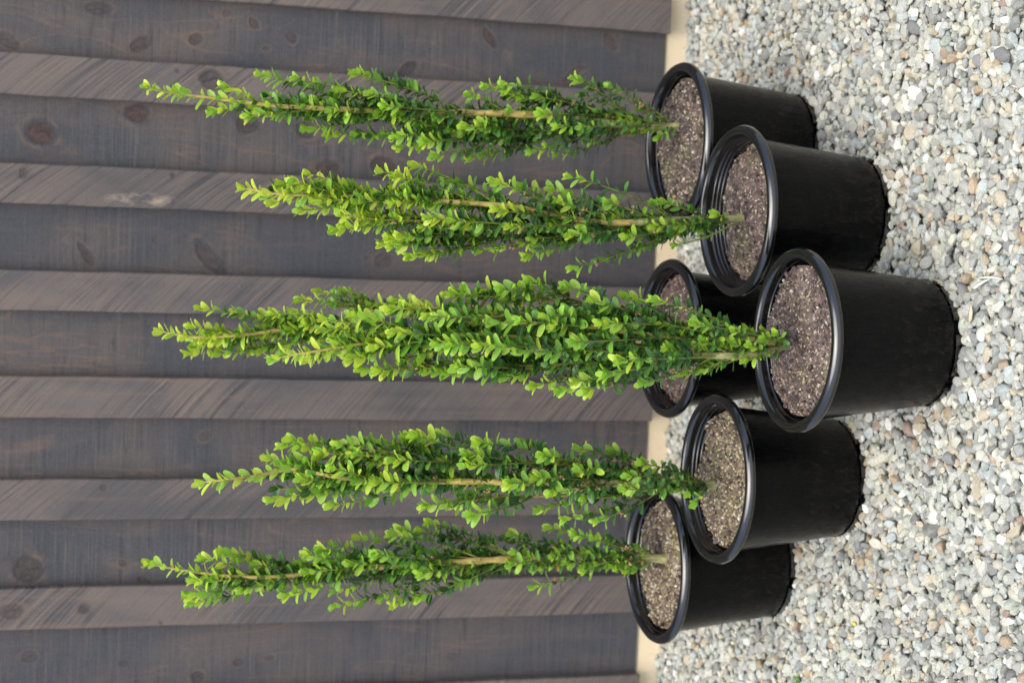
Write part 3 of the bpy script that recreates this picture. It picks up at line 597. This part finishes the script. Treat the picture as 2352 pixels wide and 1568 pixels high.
# ------------------------------------------------------------------ gravel: every stone dropped onto the ones below
X0, X1, Y0, Y1, CS = -1.75, 1.55, -1.62, .05, .002
nx, ny = int((X1-X0)/CS), int((Y1-Y0)/CS)
gxx = X0 + (np.arange(nx)+.5)*CS; gyy = Y0 + (np.arange(ny)+.5)*CS
GX, GY = np.meshgrid(gxx, gyy, indexing='ij')
dpt = -(GX-CAM.x)*0 ; ctr = .115 - (GY+3.12)*.072
OFF = -.014*np.clip((GY+.20)/.15, 0, 1); OFR = OFF.ravel()
inview = (abs(GX-ctr) < .245*(GY+3.12)*.90 + .03) & (GY > -1.24)
HM = OFF + np.where(inview, -.0125, -.0065) + .002*np.sin(GX*9+1)*np.cos(GY*7)
for (px, py) in POTS: HM[np.hypot(GX-px, GY-py) < RB+.001] = .5
g = np.random.default_rng(5)
P_, S_, near_ = [], [], []
flat = np.flatnonzero(HM < .1)
target = .0005
count = 0
for a_, b_ in POTS:                                  # the stones the pots were pushed down between
    t_ = 0
    while t_ < 6.283:
        s0 = math.exp(g.normal(math.log(.0062), .22)); ax = s0*1.1; ay = s0*.9; az = s0*.7; rr = s0
        q = RB + rr*g.uniform(.35, .75); x_, y_ = a_ + q*math.cos(t_), b_ + q*math.sin(t_); t_ += rr*1.75/RB
        if min(math.hypot(x_-c_, y_-d_) for c_, d_ in POTS) < RB + rr*.33: continue
        ix, iy = int((x_-X0)/CS), int((y_-Y0)/CS); k = int(rr/CS)+1
        zc = g.uniform(-.0005, .0035)
        sub = HM[ix-k:ix+k+1, iy-k:iy+k+1]; dd = ((np.arange(-k, k+1))[:, None]**2 + (np.arange(-k, k+1))[None]**2)*(CS/rr)**2
        np.maximum(sub, np.where((dd < 1) & (sub < .1), zc + az*.9*np.sqrt(np.clip(1-dd, 0, 1)), -1), out=sub)
        P_.append((x_, y_, zc - .0015)); S_.append((ax, ay, az)); near_.append(y_ < -.40)
while True:
    cand = flat[g.integers(0, len(flat), (6000, 7))]
    hv = HM.ravel()
    for row in cand:
        j = row[np.argmin(hv[row])]; ix, iy = divmod(int(j), ny)
        if hv[j] > target + OFR[j] + .001: continue
        s0 = min(.0105, max(.0036, math.exp(g.normal(math.log(.0060), .28)))); ax = s0*g.uniform(.95, 1.3); ay = s0*g.uniform(.75, 1.0); az = s0*g.uniform(.52, .85)
        rr = (ax+ay)/2; k = int(rr/CS)+1
        a0, a1, b0, b1 = max(0, ix-k), min(nx, ix+k+1), max(0, iy-k), min(ny, iy+k+1)
        sub = HM[a0:a1, b0:b1]; dd = ((np.arange(a0, a1)-ix)[:, None]**2 + (np.arange(b0, b1)-iy)[None]**2)*(CS/rr)**2
        ins = dd < .7
        if min(math.hypot(gxx[ix]-a_, gyy[iy]-b_) for a_, b_ in POTS) < RB + rr*.55: continue
        ins &= sub < .1
        if not ins.any(): continue
        zc = sub[ins].mean()*.6 + sub[ins].max()*.4 + az*.52
        if zc + az > .0165 + OFR[j]: continue
        np.maximum(sub, np.where((dd < 1) & (sub < .1), zc + az*.9*np.sqrt(np.clip(1-dd, 0, 1)), -1), out=sub)
        P_.append((gxx[ix], gyy[iy], zc - .0050)); S_.append((ax, ay, az)); near_.append(inview[ix, iy] and gyy[iy] < -.40)
    count += 1
    if ((HM-OFF)[HM < .1] < target).mean() < .05 or count > 45: break
P_, S_, near_ = np.array(P_), np.array(S_), np.array(near_)
PAL = [(lin(196,196,192),.22),(lin(172,173,172),.17),(lin(214,206,186),.16),(lin(150,152,154),.10),(lin(208,184,146),.075),(lin(190,146,98),.022),(lin(176,190,198),.085),(lin(122,126,134),.055),(lin(240,240,238),.03),(lin(168,122,106),.010),(lin(186,194,180),.05)]
pc = np.array([p[0] for p in PAL]); pp = np.array([p[1] for p in PAL]); pp /= pp.sum()
gre = pc.mean(1, keepdims=True); pc = pc*.58 + gre*.42*np.array([1.0, 1.0, .95]); pm = pc.mean(0)*[1.02, 1.0, .96]; pc = pm + .80*(pc - pm); pc *= np.array([.945, .99, .935])
tint = pc[g.choice(len(PAL), len(P_), p=pp)]*np.clip(g.normal(.81, .07, (len(P_), 1)), .55, 1.05)
vb = g.random(len(P_))
def tilt(n):
    a = g.uniform(0, 2*np.pi, n); c, s_ = np.cos(a), np.sin(a); z0 = np.zeros(n); o1 = np.ones(n)
    Rz = np.stack([np.stack([c, -s_, z0], -1), np.stack([s_, c, z0], -1), np.stack([z0, z0, o1], -1)], 1)
    t1, t2 = g.normal(0, .38, n), g.normal(0, .38, n); c1, s1, c2, s2 = np.cos(t1), np.sin(t1), np.cos(t2), np.sin(t2)
    Rx = np.stack([np.stack([o1, z0, z0], -1), np.stack([z0, c1, -s1], -1), np.stack([z0, s1, c1], -1)], 1)
    Ry = np.stack([np.stack([c2, z0, s2], -1), np.stack([z0, o1, z0], -1), np.stack([-s2, z0, c2], -1)], 1)
    return Rx @ Ry @ Rz
PA, FA = stones(ICO3, 60, 21); PB, FB = stones(ICO2, 40, 22)
m = near_
SZ = 1.16
V1, F1, C1 = scatter(PA, FA, P_[m], S_[m]*SZ, tilt(m.sum()), tint[m]); V2, F2, C2 = scatter(PB, FB, P_[~m], S_[~m]*SZ, tilt((~m).sum()), tint[~m])
gr = np_mesh('gravel', np.concatenate([V1, V2]), np.concatenate([F1, F2+len(V1)]), M_STONE, None, np.concatenate([np.zeros(len(F1), bool), np.ones(len(F2), bool)]), np.concatenate([C1, C2]))
tag(gr, 'pale grey and cream river gravel spread in front of the wall', 'gravel', kind='stuff')
print('stones', len(P_), 'near', m.sum())
gv = np.array([(-60, -60, -.034), (60, -60, -.034), (60, 60, -.034), (-60, 60, -.034)])
tag(np_mesh('ground', gv, np.array([[0, 1, 2, 3]]), M_GROUND, None, False), 'gravel ground stretching away under the pots', 'ground', kind='structure')

# ------------------------------------------------------------------ small litter on the gravel
def blade(name, pts, wid, mat, label, cat, thick=.0005, group=None):
    P = np.array(pts, float); n = len(P); t = np.linspace(0, 1, n); wv = np.asarray(wid)
    T = np.gradient(P, axis=0); S = np.cross(T, [0, 0, 1.0]); S /= np.linalg.norm(S, axis=1)[:, None]
    V = []
    for k in range(n):
        for e, h in ((-1, 0), (0, -.12), (1, 0), (0, .12)): V.append(P[k] + S[k]*e*wv[k]/2 + np.array([0, 0, h*wv[k] + (thick if h > 0 else -thick if h < 0 else 0)]))
    F = [(k*4+e, k*4+(e+1) % 4, (k+1)*4+(e+1) % 4, (k+1)*4+e) for k in range(n-1) for e in range(4)]
    c = P.mean(0); o = np_mesh(name, np.array(V)-c, np.array(F), mat); o.location = c
    return tag(o, label, cat, group)
zg = .0065
blade('grass_blade', bez(np.array(at_z(2242, 641, zg)), np.array(at_z(2270, 632, zg+.008)), np.array(at_z(2305, 642, zg)), 9), np.array([.2, .6, .9, 1, 1, .9, .8, .5, .2])*.0028, M_BLADE, 'thin white dried grass blade lying on gravel in front of the nearest pot', 'grass blade')
blade('grass_blade', bez(np.array(at_z(2236, 664, zg)), np.array(at_z(2246, 650, zg+.007)), np.array(at_z(2275, 640, zg+.003)), 9), np.array([.2, .7, 1, 1, .9, .7, .5, .3, .1])*.006, M_BLADE, 'broad pale green grass blade tucked under the thin white one', 'grass blade')
blade('dry_leaf', bez(np.array(at_z(2226, 742, zg)), np.array(at_z(2230, 720, zg+.006)), np.array(at_z(2230, 700, zg+.002)), 9), np.array([.2, .6, .9, 1, 1, .9, .7, .4, .1])*.0105, M_STRAW, 'narrow tan dry leaf on gravel beside the nearest pot', 'dry leaf')
blade('flower_petal', bez(np.array(at_z(1955, 1427, zg-.002)), np.array(at_z(1959, 1431, zg+.004)), np.array(at_z(1966, 1433, zg)), 7), np.array([.3, .8, 1, 1, 1, .8, .3])*.006, M_PETAL, 'small bright yellow petal fallen on the gravel', 'petal')
sp = empty('weed_sprout', at_z(1839, 1562, .002), 'tiny green weed sprouting from the gravel near the photo edge', 'weed')
for k in range(5):
    a = k*1.25; d = np.array([math.cos(a), math.sin(a), .6])*.012
    o = blade('sprout_leaf', bez(np.zeros(3), d*.5+np.array([0, 0, .004]), d, 6), np.array([.3, .8, 1, .9, .6, .15])*.006, M_SPROUT, None, None); o.parent = sp
SC.render.engine = 'CYCLES'
